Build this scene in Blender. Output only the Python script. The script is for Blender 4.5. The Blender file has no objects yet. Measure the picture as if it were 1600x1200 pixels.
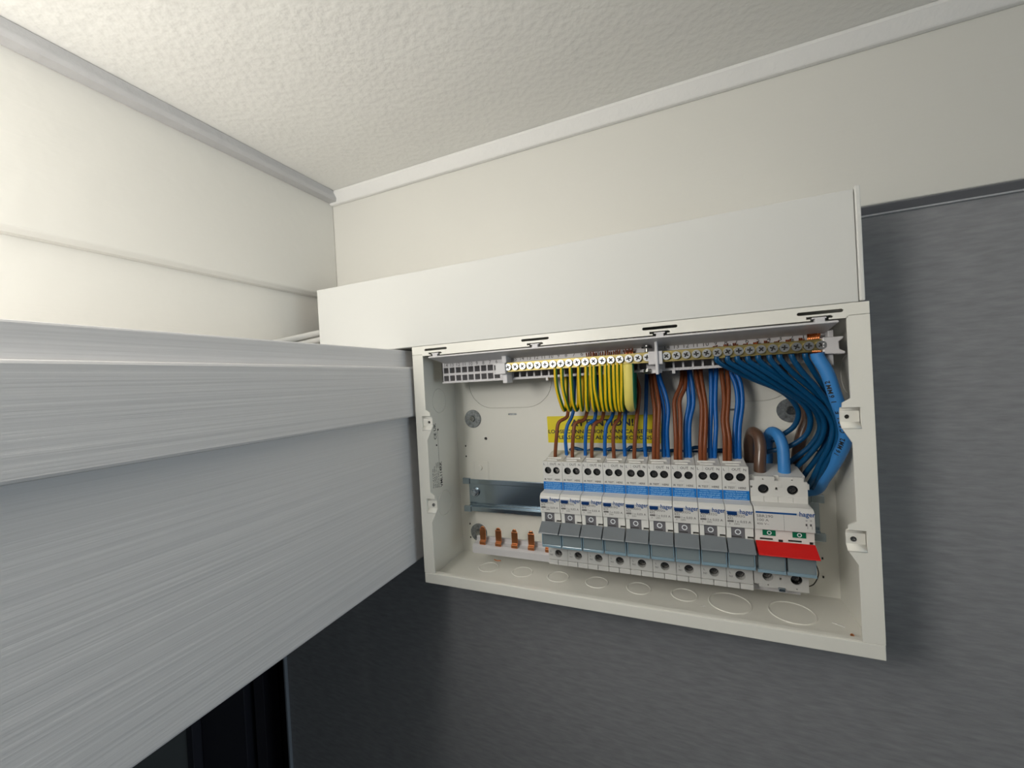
import bpy, bmesh, math, random
from mathutils import Vector, Matrix, Euler
random.seed(7)
C = bpy.context.scene.collection
S = bpy.context.scene
PI = math.pi

# ------------------------------------------------------------------ camera
# metres; x right along the back wall, y into it (wall face at y=0), z up; z=0 is the underside of the fuse box
cam_d = bpy.data.cameras.new('camera'); cam = bpy.data.objects.new('camera', cam_d); C.objects.link(cam)
cam_d.sensor_fit = 'HORIZONTAL'; cam_d.sensor_width = 36.0
cam_d.lens = 622.34 / 1600 * 36.0
cam_d.clip_start = 0.01; cam_d.clip_end = 50
def cam_axes(yaw, pitch, roll):
    f = Vector((-math.sin(yaw), math.cos(yaw), 0)); r = Vector((math.cos(yaw), math.sin(yaw), 0)); u = Vector((0, 0, 1))
    f2 = f*math.cos(pitch) + u*math.sin(pitch); u2 = u*math.cos(pitch) - f*math.sin(pitch)
    return r*math.cos(roll) + u2*math.sin(roll), u2*math.cos(roll) - r*math.sin(roll), f2
r_, u_, f_ = cam_axes(0.3958, -0.0069, -0.0555)
m = Matrix((r_, u_, -f_)).transposed().to_4x4(); m.translation = Vector((0.2333, -0.3894, 0.1882))
cam.matrix_world = m
S.camera = cam

# ------------------------------------------------------------------ world, lights, exposure
S.view_settings.view_transform = 'Standard'; S.view_settings.look = 'None'
S.view_settings.gamma = 1.0; S.view_settings.exposure = 0.0
w = bpy.data.worlds.new('world'); S.world = w; w.use_nodes = True
bg = w.node_tree.nodes['Background']; bg.inputs[0].default_value = (0.80, 0.90, 1.0, 1); bg.inputs[1].default_value = 0.05
def lamp(name, kind, loc, power, color, aim=None, size=None, size_y=None):
    d = bpy.data.lights.new(name, kind); d.energy = power; d.color = color
    if kind == 'AREA':
        d.shape = 'RECTANGLE'; d.size = size; d.size_y = size_y or size
    else:
        d.shadow_soft_size = size
    o = bpy.data.objects.new(name, d); C.objects.link(o); o.location = loc
    if aim: o.rotation_euler = (Vector(aim) - Vector(loc)).to_track_quat('-Z', 'Y').to_euler()
    return o
# the room's pendant lamp, out of frame over the left shoulder, and daylight from behind
lamp('pendant_lamp', 'POINT', (-0.02, -0.57, 0.285), 4.4, (1.0, 0.975, 0.915), size=0.07)
lamp('daylight', 'AREA', (2.3, -0.70, 0.0), 9.5, (0.80, 0.93, 1.0), aim=(-0.01, -0.35, 0.1), size=0.9, size_y=1.2)

# ------------------------------------------------------------------ materials
def mat(name, col, rough=0.5, metal=0.0, bump=None, coat=0.0, vary=None, spec=None):
    """bump = (kind, scale xyz, strength, distance); vary = (scale xyz, amount)"""
    m = bpy.data.materials.new(name); m.use_nodes = True; nt = m.node_tree; b = nt.nodes['Principled BSDF']
    b.inputs['Base Color'].default_value = (*col, 1); b.inputs['Roughness'].default_value = rough; b.inputs['Metallic'].default_value = metal
    if coat: b.inputs['Coat Weight'].default_value = coat; b.inputs['Coat Roughness'].default_value = 0.15
    if spec is not None: b.inputs['Specular IOR Level'].default_value = spec
    if bump or vary: tc = nt.nodes.new('ShaderNodeTexCoord')
    def tex(scale, detail=4, kind='noise'):
        mp = nt.nodes.new('ShaderNodeMapping'); mp.inputs['Scale'].default_value = scale
        nt.links.new(tc.outputs['Object'], mp.inputs['Vector'])
        t = nt.nodes.new('ShaderNodeTexNoise'); t.inputs['Scale'].default_value = 1.0; t.inputs['Detail'].default_value = detail
        nt.links.new(mp.outputs[0], t.inputs['Vector']); return t
    if bump:
        prev = None
        for (scale, strength, dist, detail) in bump:
            t = tex(scale, detail); bp = nt.nodes.new('ShaderNodeBump')
            bp.inputs['Strength'].default_value = strength; bp.inputs['Distance'].default_value = dist
            nt.links.new(t.outputs['Fac'], bp.inputs['Height'])
            if prev: nt.links.new(prev.outputs[0], bp.inputs['Normal'])
            prev = bp
        nt.links.new(prev.outputs[0], b.inputs['Normal'])
    if vary:
        scale, lo, hi = vary
        t = tex(scale, 5); cr = nt.nodes.new('ShaderNodeMapRange')
        cr.inputs['From Min'].default_value = 0.3; cr.inputs['From Max'].default_value = 0.7
        cr.inputs['To Min'].default_value = lo; cr.inputs['To Max'].default_value = hi
        nt.links.new(t.outputs['Fac'], cr.inputs['Value'])
        mx = nt.nodes.new('ShaderNodeVectorMath'); mx.operation = 'SCALE'; mx.inputs[0].default_value = col
        nt.links.new(cr.outputs[0], mx.inputs['Scale']); nt.links.new(mx.outputs[0], b.inputs['Base Color'])
    return m
M = {}
M['ceiling'] = mat('ceiling_paint', (0.82, 0.81, 0.775), 0.6, bump=[((200, 200, 200), 0.38, 0.0014, 2), ((25, 25, 25), 0.25, 0.005, 3)])
M['frieze'] = mat('frieze_paint', (0.74, 0.725, 0.675), 0.45, bump=[((12, 12, 500), 0.18, 0.0004, 3), ((70, 70, 70), 0.22, 0.001, 2)])
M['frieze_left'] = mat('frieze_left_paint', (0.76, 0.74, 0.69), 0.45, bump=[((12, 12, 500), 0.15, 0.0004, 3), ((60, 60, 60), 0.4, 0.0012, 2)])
M['batten_left'] = mat('batten_left_grey', (0.50, 0.495, 0.50), 0.5, bump=[((90, 90, 90), 0.7, 0.0016, 3)])  # left batten coloured greyer than the back one
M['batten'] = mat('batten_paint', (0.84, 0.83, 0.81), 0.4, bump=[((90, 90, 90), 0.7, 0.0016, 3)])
M['beam'] = mat('beam_paint', (0.78, 0.765, 0.77), 0.5, bump=[((45, 2.0, 110), 0.34, 0.0018, 5), ((60, 3.0, 380), 0.26, 0.0009, 3), ((5, 5, 60), 0.3, 0.001, 2)])
M['wallpaper'] = mat('grey_wallpaper', (0.290, 0.292, 0.305), 0.6, bump=[((70, 1, 330), 0.35, 0.0006, 4)], vary=((60, 1, 280), 0.88, 1.14))
M['greytrim'] = mat('grey_trim_paint', (0.21, 0.21, 0.225), 0.5)
M['caulk'] = mat('caulk', (0.45, 0.46, 0.48), 0.5)
M['steel_white'] = mat('cream_powder_coat', (0.85, 0.835, 0.77), 0.38, bump=[((900, 900, 900), 0.06, 0.0003, 2)])
M['groove'] = mat('groove_shade_steel', (0.60, 0.58, 0.53), 0.6)
M['trunk'] = mat('white_trunking_plastic', (0.72, 0.72, 0.695), 0.55, spec=0.3)
M['plastic'] = mat('light_grey_carrier_plastic', (0.66, 0.645, 0.66), 0.4)
M['device'] = mat('off_white_device_plastic', (0.69, 0.68, 0.655), 0.42)
M['device_low'] = mat('device_terminal_plastic', (0.64, 0.63, 0.605), 0.5)
M['cheek'] = mat('white_device_plastic', (0.78, 0.77, 0.73), 0.4)
M['greylever'] = mat('grey_lever_plastic', (0.185, 0.205, 0.225), 0.4)
M['greytog'] = mat('grey_toggle_plastic', (0.17, 0.165, 0.18), 0.45)
M['holder'] = mat('blue_grey_clear_holder', (0.25, 0.295, 0.31), 0.2, coat=0.3)
M['holder_rim'] = mat('holder_rim_highlight', (0.26, 0.38, 0.46), 0.08, coat=1.0)  # pale cyan puts the rim's highlight into its colour
M['red'] = mat('red_lever_plastic', (0.62, 0.008, 0.006), 0.35)
M['green'] = mat('green_plastic', (0.0, 0.16, 0.075), 0.4)
M['blue_sticker'] = mat('blue_sticker', (0.001, 0.17, 0.56), 0.5)
M['hagblue'] = mat('blue_print', (0.002, 0.07, 0.27), 0.4)
M['button'] = mat('dark_blue_button', (0.004, 0.035, 0.14), 0.3)
M['ink'] = mat('black_ink', (0.02, 0.02, 0.02), 0.5)
M['greyink'] = mat('grey_ink', (0.075, 0.07, 0.07), 0.5)
M['white_ink'] = mat('white_ink', (0.85, 0.88, 0.9), 0.5)
M['skyink'] = mat('pale_blue_ink', (0.30, 0.58, 0.85), 0.5)
M['black'] = mat('black_plastic_and_hole_shade', (0.012, 0.012, 0.012), 0.5)  # black plastic parts, and painted shade inside the terminal holes
M['dark'] = mat('dark_slot', (0.03, 0.028, 0.025), 0.7)
M['zinc'] = mat('zinc_plated_steel', (0.62, 0.68, 0.74), 0.22, metal=1.0, vary=((8, 60, 60), 0.85, 1.05))
M['rail'] = mat('blue_zinc_rail', (0.42, 0.50, 0.56), 0.2, metal=1.0)
M['screw'] = mat('bright_screw', (0.60, 0.61, 0.62), 0.36, metal=1.0)
M['screw_dark'] = mat('dull_screw', (0.40, 0.40, 0.38), 0.3, metal=1.0)
M['screw_hole'] = mat('hole_shaded_screw', (0.26, 0.25, 0.24), 0.22, metal=1.0)  # screw metal darkened to carry the shade deep in the terminal holes
M['washer'] = mat('dull_washer', (0.34, 0.36, 0.37), 0.48, metal=0.85, vary=((400, 400, 400), 0.55, 1.2))
M['brass'] = mat('brass', (0.38, 0.31, 0.13), 0.45, metal=1.0)
M['copper'] = mat('copper', (0.85, 0.33, 0.14), 0.3, metal=1.0)
M['yellow_sticker'] = mat('yellow_sticker', (0.83, 0.68, 0.004), 0.4)
M['brown_wire'] = mat('brown_insulation', (0.20, 0.055, 0.018), 0.38, spec=0.35)
M['blue_wire'] = mat('blue_insulation', (0.006, 0.115, 0.42), 0.36, spec=0.35)
M['navy_wire'] = mat('dark_blue_insulation', (0.0015, 0.062, 0.165), 0.38, spec=0.35)
M['tail_blue'] = mat('light_blue_sheath', (0.045, 0.225, 0.56), 0.42, spec=0.35)
M['tail_brown'] = mat('brown_sheath', (0.115, 0.062, 0.040), 0.3, coat=0.3)
M['white_cable'] = mat('white_cable_sheath', (0.78, 0.77, 0.74), 0.4)
M['door_dark'] = mat('dark_door_paint', (0.030, 0.031, 0.045), 0.5)
M['door_black'] = mat('black_gap', (0.004, 0.004, 0.004), 0.8)
M['door_frame'] = mat('slate_frame_paint', (0.24, 0.27, 0.31), 0.45)
M['door_panel'] = mat('slate_panel_paint', (0.26, 0.29, 0.30), 0.5)
M['floor'] = mat('floor_boards', (0.16, 0.12, 0.09), 0.5, vary=((3, 30, 3), 0.8, 1.2))
def stripe_mat(name, yel, grn, a, b_):
    m = mat(name, yel, 0.42, spec=0.35); nt = m.node_tree; b = nt.nodes['Principled BSDF']
    uv = nt.nodes.new('ShaderNodeUVMap'); sp = nt.nodes.new('ShaderNodeSeparateXYZ'); nt.links.new(uv.outputs[0], sp.inputs[0])
    g = nt.nodes.new('ShaderNodeMath'); g.operation = 'GREATER_THAN'; g.inputs[1].default_value = a
    l = nt.nodes.new('ShaderNodeMath'); l.operation = 'LESS_THAN'; l.inputs[1].default_value = b_
    mu = nt.nodes.new('ShaderNodeMath'); mu.operation = 'MULTIPLY'; mx = nt.nodes.new('ShaderNodeMix'); mx.data_type = 'RGBA'
    nt.links.new(sp.outputs[0], g.inputs[0]); nt.links.new(sp.outputs[0], l.inputs[0]); nt.links.new(g.outputs[0], mu.inputs[0]); nt.links.new(l.outputs[0], mu.inputs[1])
    nt.links.new(mu.outputs[0], mx.inputs['Factor']); mx.inputs['A'].default_value = (*yel, 1); mx.inputs['B'].default_value = (*grn, 1)
    nt.links.new(mx.outputs['Result'], b.inputs['Base Color']); return m
M['earth'] = stripe_mat('green_yellow_insulation', (0.74, 0.48, 0.008), (0.020, 0.135, 0.012), 0.60, 0.95)
M['earth_big'] = stripe_mat('green_yellow_sheath', (0.78, 0.66, 0.16), (0.012, 0.20, 0.11), 0.545, 0.86)

# ------------------------------------------------------------------ mesh helpers
class MB:
    def __init__(s): s.v = []; s.f = []; s.mi = []; s.uv = {}; s.mats = []; s.cur = 0; s.sm = []; s.smooth = False
    def use(s, name, smooth=False):
        if name not in s.mats: s.mats.append(name)
        s.cur = s.mats.index(name); s.smooth = smooth; return s
    def face(s, idx, uv=None):
        s.f.append(idx); s.mi.append(s.cur); s.sm.append(s.smooth)
        if uv: s.uv[len(s.f)-1] = uv
    def box(s, a, b):
        x0, y0, z0 = a; x1, y1, z1 = b; n = len(s.v)
        if x0 > x1: x0, x1 = x1, x0
        if y0 > y1: y0, y1 = y1, y0
        if z0 > z1: z0, z1 = z1, z0
        s.v += [(x0,y0,z0),(x1,y0,z0),(x1,y1,z0),(x0,y1,z0),(x0,y0,z1),(x1,y0,z1),(x1,y1,z1),(x0,y1,z1)]
        for q in ((0,3,2,1),(4,5,6,7),(0,1,5,4),(1,2,6,5),(2,3,7,6),(3,0,4,7)): s.face([n+i for i in q])
        return s
    def prism(s, poly, a, b, axis='x'):
        """poly = 2D points extruded from a to b; axis x: (y,z), axis y: (x,z), axis z: (x,y)"""
        def p(u, v, t): return {'x': (t,u,v), 'y': (u,t,v), 'z': (u,v,t)}[axis]
        n = len(s.v); k = len(poly)
        s.v += [p(u, v, a) for u, v in poly] + [p(u, v, b) for u, v in poly]
        s.face([n+i for i in range(k)][::-1]); s.face([n+k+i for i in range(k)])
        for i in range(k): j = (i+1) % k; s.face([n+i, n+j, n+k+j, n+k+i])
        return s
    def lathe(s, c, prof, n=20, axis='y', cap=True):
        """prof = list of (radius, offset along axis)"""
        n0 = len(s.v)
        for r, t in prof:
            for i in range(n):
                a = 2*PI*i/n; u, v = r*math.cos(a), r*math.sin(a)
                s.v.append({'y': (c[0]+u, c[1]+t, c[2]+v), 'z': (c[0]+u, c[1]+v, c[2]+t), 'x': (c[0]+t, c[1]+u, c[2]+v)}[axis])
        for k in range(len(prof)-1):
            for i in range(n):
                j = (i+1) % n; s.face([n0+k*n+i, n0+k*n+j, n0+(k+1)*n+j, n0+(k+1)*n+i])
        if cap:
            s.face([n0+i for i in range(n)]); e = n0+(len(prof)-1)*n; s.face([e+i for i in range(n)][::-1])
        return s
    def tube(s, pts, r, n=12, closed=False, fine=4, end=True, flat=1.0):
        P = [Vector(p) for p in pts]
        if fine > 1 and not closed: P = spline(P, fine)
        elif fine > 1: P = spline(P + [P[0]], fine, loop=True)[:-1]
        k = len(P); n0 = len(s.v); ref = Vector((0, -1, 0)); rings = []
        L = 0
        for i, p in enumerate(P):
            t = (P[(i+1) % k] - P[i-1]) if closed else (P[min(i+1, k-1)] - P[max(i-1, 0)])
            t.normalize(); ref = ref - t*ref.dot(t)
            if ref.length < 1e-4: ref = Vector((0, 0, 1)) - t*t.z
            ref.normalize(); sd = t.cross(ref)
            if i: L += (P[i]-P[i-1]).length
            rings.append(L)
            for j in range(n):
                a = 2*PI*j/n; s.v.append(tuple(p + ref*(r*math.cos(a)*flat) + sd*(r*math.sin(a))))
        lim = k if closed else k-1
        for i in range(lim):
            i2 = (i+1) % k
            for j in range(n):
                j2 = (j+1) % n
                s.face([n0+i*n+j, n0+i2*n+j, n0+i2*n+j2, n0+i*n+j2],
                       [(j/n, rings[i]), (j/n, rings[i2]), ((j+1)/n, rings[i2]), ((j+1)/n, rings[i])])
        if not closed and end:
            s.face([n0+j for j in range(n)][::-1]); s.face([n0+(k-1)*n+j for j in range(n)])
        return s
    def mesh(s, verts, faces, mtx):
        n = len(s.v); s.v += [tuple(mtx @ Vector(v)) for v in verts]
        for f in faces: s.face([n+i for i in f])
        return s
    def plate(s, outer, holes, t0, t1, axis='y', islands=()):
        """flat sheet with real holes, between t0 and t1 along the axis"""
        key = fill_cache(outer, holes, islands, abs(t1-t0))
        c = (t0+t1)/2
        mt = {'y': Matrix(((1,0,0,0),(0,0,-1,c),(0,1,0,0),(0,0,0,1))),
              'z': Matrix(((1,0,0,0),(0,1,0,0),(0,0,1,c),(0,0,0,1))),
              'x': Matrix(((0,0,1,c),(1,0,0,0),(0,1,0,0),(0,0,0,1)))}[axis]
        return s.mesh(key[0], key[1], mt)
    def text(s, body, pos, size, mtx3='front', align='LEFT', bold=0.0, sx=1.0, depth=0.0, space=1.0):
        vv, ff = text_geo(body, size, align, bold, depth, space)
        R = {'front': Matrix(((1,0,0),(0,0,-1),(0,1,0))), 'side': Matrix(((0,0,1),(0,-1,0),(1,0,0)))}[mtx3]
        mt = (R @ Matrix.Diagonal((sx, 1, 1))).to_4x4(); mt.translation = Vector(pos)
        return s.mesh(vv, ff, mt)
    def build(s, name, parent=None, bevel=0.0, root=None, segs=2, auto=True):
        me = bpy.data.meshes.new(name); o_ = Vector(root) if root is not None else Vector((0, 0, 0))
        me.from_pydata([tuple(Vector(v)-o_) for v in s.v], [], s.f); me.update()
        for mn in s.mats: me.materials.append(M[mn])
        me.polygons.foreach_set('material_index', s.mi); me.polygons.foreach_set('use_smooth', s.sm)
        if s.uv:
            ul = me.uv_layers.new(name='UVMap')
            for fi, uvs in s.uv.items():
                for li, q in zip(me.polygons[fi].loop_indices, uvs): ul.data[li].uv = q
        o = bpy.data.objects.new(name, me); C.objects.link(o)
        if parent: o.parent = parent
        if bevel:
            b = o.modifiers.new('bevel', 'BEVEL'); b.width = bevel; b.segments = segs; b.limit_method = 'ANGLE'; b.angle_limit = math.radians(40)
            b.harden_normals = False
        return o
def spline(P, k, loop=False):
    out = []; n = len(P)
    for i in range(n-1):
        p1, p2 = P[i], P[i+1]
        p0 = P[i-1] if i else (P[-2] if loop else p1*2-p2); p3 = P[i+2] if i+2 < n else (P[1] if loop else p2*2-p1)
        # centripetal Catmull-Rom keeps the bends free of kinks
        d = [max((b-a).length, 1e-6)**0.5 for a, b in ((p0, p1), (p1, p2), (p2, p3))]
        t1 = d[0]; t2 = t1+d[1]; t3 = t2+d[2]
        for j in range(k):
            t = t1 + (t2-t1)*j/k
            A1 = p0*((t1-t)/t1) + p1*(t/t1); A2 = p1*((t2-t)/(t2-t1)) + p2*((t-t1)/(t2-t1)); A3 = p2*((t3-t)/(t3-t2)) + p3*((t-t2)/(t3-t2))
            B1 = A1*((t2-t)/t2) + A2*(t/t2); B2 = A2*((t3-t)/(t3-t1)) + A3*((t-t1)/(t3-t1))
            out.append(B1*((t2-t)/(t2-t1)) + B2*((t-t1)/(t2-t1)))
    out.append(P[-1].copy()); return out
def curve_geo(cu):
    o = bpy.data.objects.new('tmp', cu); C.objects.link(o)
    me = o.to_mesh(); vv = [tuple(v.co) for v in me.vertices]; ff = [tuple(p.vertices) for p in me.polygons]
    o.to_mesh_clear(); bpy.data.objects.remove(o); return vv, ff
def fill_cache(outer, holes, islands, t):
    cu = bpy.data.curves.new('c', 'CURVE'); cu.dimensions = '2D'; cu.fill_mode = 'BOTH'; cu.extrude = t/2
    for poly in [outer] + list(holes) + list(islands):
        sp = cu.splines.new('POLY'); sp.points.add(len(poly)-1); sp.use_cyclic_u = True
        for i, (x, y) in enumerate(poly): sp.points[i].co = (x, y, 0, 1)
    g = curve_geo(cu); bpy.data.curves.remove(cu); return g
_tc = {}
def text_geo(body, size, align, bold, depth, space):
    k = (body, size, align, bold, depth, space)
    if k not in _tc:
        cu = bpy.data.curves.new('t', 'FONT'); cu.body = body; cu.size = size; cu.align_x = align; cu.align_y = 'CENTER'; cu.offset = bold
        cu.extrude = depth; cu.resolution_u = 2; cu.space_character = space
        _tc[k] = curve_geo(cu); bpy.data.curves.remove(cu)
    return _tc[k]
def circ(cx, cy, r, n=20, a0=0.0): return [(cx+r*math.cos(a0+2*PI*i/n), cy+r*math.sin(a0+2*PI*i/n)) for i in range(n)]
def rect(x0, y0, x1, y1): return [(x0,y0),(x1,y0),(x1,y1),(x0,y1)]
def slot(x0, y0, x1, y1, n=6):
    r = (y1-y0)/2; cy = (y0+y1)/2
    return [(x1-r+r*math.sin(PI*i/n), cy-r*math.cos(PI*i/n)) for i in range(n+1)] + [(x0+r-r*math.sin(PI*i/n), cy+r*math.cos(PI*i/n)) for i in range(n+1)]
def rrect(x0, y0, x1, y1, r, n=8):
    out = []
    for cx, cy, a in ((x1-r, y0+r, -PI/2), (x1-r, y1-r, 0), (x0+r, y1-r, PI/2), (x0+r, y0+r, PI)):
        out += [(cx+r*math.cos(a+PI/2*i/n), cy+r*math.sin(a+PI/2*i/n)) for i in range(n+1)]
    return out
def cross(cx, cy, r, w_, a=0.0):
    pts = [(w_,w_),(w_,r),(-w_,r),(-w_,w_),(-r,w_),(-r,-w_),(-w_,-w_),(-w_,-r),(w_,-r),(w_,-w_),(r,-w_),(r,w_)]
    return [(cx+x*math.cos(a)-y*math.sin(a), cy+x*math.sin(a)+y*math.cos(a)) for x, y in pts]
def tag(o, label=None, cat=None, group=None, kind=None):
    if label: o['label'] = label
    if cat: o['category'] = cat
    if group: o['group'] = group
    if kind: o['kind'] = kind
    return o
def empty(name, loc):
    o = bpy.data.objects.new(name, None); C.objects.link(o); o.location = loc; o.empty_display_size = 0.01; return o
def copy_tree(o, parent=None):
    c = o.copy(); C.objects.link(c)
    if parent: c.parent = parent
    for ch in list(o.children): copy_tree(ch, c)
    return c
def screw_head(mb, x, y, z, r, a=0.3, t=0.0012, mname='screw'):
    """combination head facing -y, front face at y"""
    mb.use(mname, False).plate(circ(x, z, r, 18), [cross(x, z, r*0.62, r*0.17, a)], y, y+t*0.7)
    mb.lathe((x, 0, z), [(r*0.7, y+t*0.6), (r*1.0, y+t*0.65), (r*1.0, y+t)], 18)

# ================================================================== the setting
ZF, ZT, ZC = -1.90, 0.3035, 0.4290
def struct(mb, name, **k): return tag(mb.build(name, **k), kind='structure')
struct(MB().use('floor').box((-1.4, -3.2, ZF-0.05), (2.6, 0.3, ZF)), 'floor')
struct(MB().use('ceiling').box((-1.4, -3.2, ZC), (2.6, 0.3, ZC+0.05)), 'ceiling')
struct(MB().use('wallpaper').box((-0.3000, 0.0, ZF), (2.6, 0.06, ZC)), 'wall_back')
struct(MB().use('wallpaper').box((2.6, -3.2, ZF), (2.65, 0.3, ZC)), 'wall_right')
struct(MB().use('frieze_left').box((-0.20, -3.2, 0.10), (-0.161, 0.0, ZC)), 'wall_left')
struct(MB().use('greytrim').box((-1.45, -3.2, ZF), (-1.4, 0.3, ZC)), 'wall_far_left')
# frieze boards running round under the ceiling
struct(MB().use('frieze').box((-0.161, -0.012, ZT), (2.6, 0.0, ZC)), 'trim_1', bevel=0.0010)
struct(MB().use('frieze_left').prism([(-0.161, ZT-0.0035), (-0.1555, ZT-0.0025), (-0.152, ZT+0.001), (-0.152, ZC), (-0.161, ZC)], -3.2, -0.012, 'y'), 'trim_2', bevel=0.0012)
# grey moulding and caulk line under the back frieze
g = MB().use('greytrim').prism([(0.0, ZT), (-0.0105, ZT), (-0.0105, ZT-0.0006), (-0.0030, ZT-0.0042), (0.0, ZT-0.0042)], 0.0, 2.6, 'x')
g.use('caulk').box((0.0, -0.0030, ZT-0.0054), (2.6, 0, ZT-0.0042)); struct(g, 'trim_3')
# small battens in the ceiling angle
def batten(pts, a, b, ax, m_='batten'): return MB().use(m_).prism(pts, a, b, ax)
struct(batten([(-0.012, ZC), (-0.012, ZC-0.0125), (-0.0165, ZC-0.0125), (-0.024, ZC-0.003), (-0.024, ZC)], -0.152, 2.6, 'x'), 'trim_4', bevel=0.001)
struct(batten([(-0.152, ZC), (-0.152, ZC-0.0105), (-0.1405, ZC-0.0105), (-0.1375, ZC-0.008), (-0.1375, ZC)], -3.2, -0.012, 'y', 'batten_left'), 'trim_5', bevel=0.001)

# dark folding door beside the grey wall, seen under the beam
door = empty('door_1', (-0.45, 0.0, ZF)); tag(door, kind='structure')
R0 = door.location
MB().use('door_frame').box((-0.3035, -0.004, ZF), (-0.3000, 0.05, 0.05)).build('door_jamb', door, root=R0, bevel=0.0006)
MB().use('door_dark').box((-0.3200, 0.012, ZF), (-0.3035, 0.05, 0.05)).build('door_stop', door, root=R0, bevel=0.001)
MB().use('door_black').box((-1.35, 0.05, ZF), (-0.30, 0.06, 0.3)).build('backing', door, root=R0)
MB().use('door_dark').box((-0.4080, 0.020, ZF), (-0.3850, 0.045, 0.05)).build('stile', door, root=R0, bevel=0.001)
MB().use('door_dark').box((-0.5400, 0.015, ZF), (-0.4250, 0.045, 0.05)).build('stile', door, root=R0, bevel=0.001)
MB().use('door_dark').box((-0.5600, 0.002, ZF), (-0.5430, 0.045, 0.05)).build('stile', door, root=R0, bevel=0.001)
MB().use('door_panel').box((-1.35, 0.004, ZF), (-0.5620, 0.045, 0.05)).build('door_panel', door, root=R0, bevel=0.001)

# ================================================================== boxed beam, lower left
beam = empty('boxed_beam', (-0.08, -0.75, 0.0165)); RB = beam.location
tag(beam, 'long grey-white painted boxed wooden beam with brush marks, left of the fuse box', 'beam')
MB().use('beam').box((-0.150, -1.6, 0.2000), (-0.0105, -0.002, 0.2240)).build('upper_board', beam, root=RB, bevel=0.0012)
MB().use('beam').box((-0.020, -1.6, 0.1592), (-0.0035, -0.002, 0.2076)).build('fascia_board', beam, root=RB, bevel=0.0018)
MB().use('beam').box((-0.150, -1.6, 0.0160), (-0.0120, -0.002, 0.2000)).build('lower_board', beam, root=RB, bevel=0.0016)

# ================================================================== trunking and cables behind it
tr = empty('cable_trunking', (0.112, -0.037, 0.2265)); RT = tr.location
tag(tr, 'long white plastic cable trunking mounted directly on top of the open fuse box', 'trunking')
MB().use('trunk').box((-0.1185, -0.0739, 0.2261), (0.3400, -0.0722, 0.2968)).build('cover', tr, root=RT, bevel=0.0005)
t = MB().use('trunk').box((-0.1185, -0.0718, 0.2261), (0.3400, -0.001, 0.2282)).box((-0.1185, -0.0718, 0.2954), (0.3400, -0.001, 0.2968)).box((-0.1185, -0.0024, 0.2282), (0.3400, -0.001, 0.2954))
t.build('body', tr, root=RT)
e = MB().use('trunk').box((0.3404, -0.0745, 0.2264), (0.3432, -0.001, 0.2985)).build('end_cap', tr, root=RT, bevel=0.0007)
for k, dz in enumerate((0.0, -0.0080)):
    c = MB().use('white_cable', True).tube([(-0.060, -0.026, 0.262+dz), (-0.118, -0.033, 0.2615+dz), (-0.139, -0.046, 0.2575+dz), (-0.1555, -0.070, 0.2500+dz), (-0.1558, -0.11, 0.240+dz), (-0.1558, -0.16, 0.2355+dz)], 0.0034, 12).build('white_cable')
    tag(c, ['upper of two white cables leaving the left end of the trunking', 'lower of two white cables leaving the left end of the trunking'][k], 'cable')

# ================================================================== fuse box
W, H, D = 0.345, 0.2258, 0.0739
box = empty('fuse_box', (W/2, 0, 0)); RX = box.location
tag(box, 'open cream metal fuse box on the grey wall, its cover removed', 'fuse box')
b = MB().use('steel_white')
oval_o = rrect(0.0205, 0.1603, 0.1158, 0.2210, 0.028); oval_i = rrect(0.0209, 0.1607, 0.1154, 0.2206, 0.0276)
ov2_o = rrect(0.2295, 0.1603, 0.3245, 0.2210, 0.028); ov2_i = rrect(0.2299, 0.1607, 0.3241, 0.2206, 0.0276)
holes = [oval_o, ov2_o, circ(0.0377, 0.1277, 0.0017, 14), slot(0.0655, 0.1526, 0.0755, 0.1544), slot(0.2725, 0.1526, 0.2825, 0.1544),
         slot(0.1795, 0.1526, 0.1895, 0.1544)]
b.plate(rect(0.0123, 0.0098, W-0.0123, H-0.002), holes, -0.0034, -0.0022, islands=[oval_i, ov2_i])
b.box((0.0, -0.0021, 0.0), (W, -0.0004, H))                                    # rear sheet, seen as the border and in the grooves
for x in (0.0, W-0.0014): b.box((x, -D+0.0012, 0.0), (x+0.0014, -0.0004, H))   # sides
b.box((0.0014, -D+0.0012, 0.0), (W-0.0014, -0.002, 0.0014)); b.box((0.0014, -D+0.0012, H-0.0014), (W-0.0014, -0.002, H))
b.build('enclosure_body', box, root=RX, bevel=0.0003)
# pressed rings of the knock-outs
for cx, cy, r in ((0.0470,-0.0310,0.0098), (0.0835,-0.0310,0.0098), (0.1195,-0.0305,0.0098), (0.1560,-0.0305,0.0098), (0.1925,-0.0305,0.0098), (0.2290,-0.0305,0.0098), (0.2625,-0.0330,0.0150), (0.3040,-0.0340,0.0150)):
    MB().use('steel_white', True).tube([(cx+r*math.cos(2*PI*i/36), cy+r*math.sin(2*PI*i/36), 0.0013) for i in range(36)], 0.0008, 8, closed=True, fine=1).build('knockout_ring', box, root=RX)
for x, cy, cz, r in ((0.0014,-0.034,0.1720,0.0125), (0.0014,-0.034,0.0650,0.0125), (W-0.0014,-0.040,0.1800,0.0140)  ):
    MB().use('steel_white', True).tube([(x, cy+r*math.cos(2*PI*i/36), cz+r*math.sin(2*PI*i/36)) for i in range(36)], 0.00055, 6, closed=True, fine=1).build('knockout_ring', box, root=RX)
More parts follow.
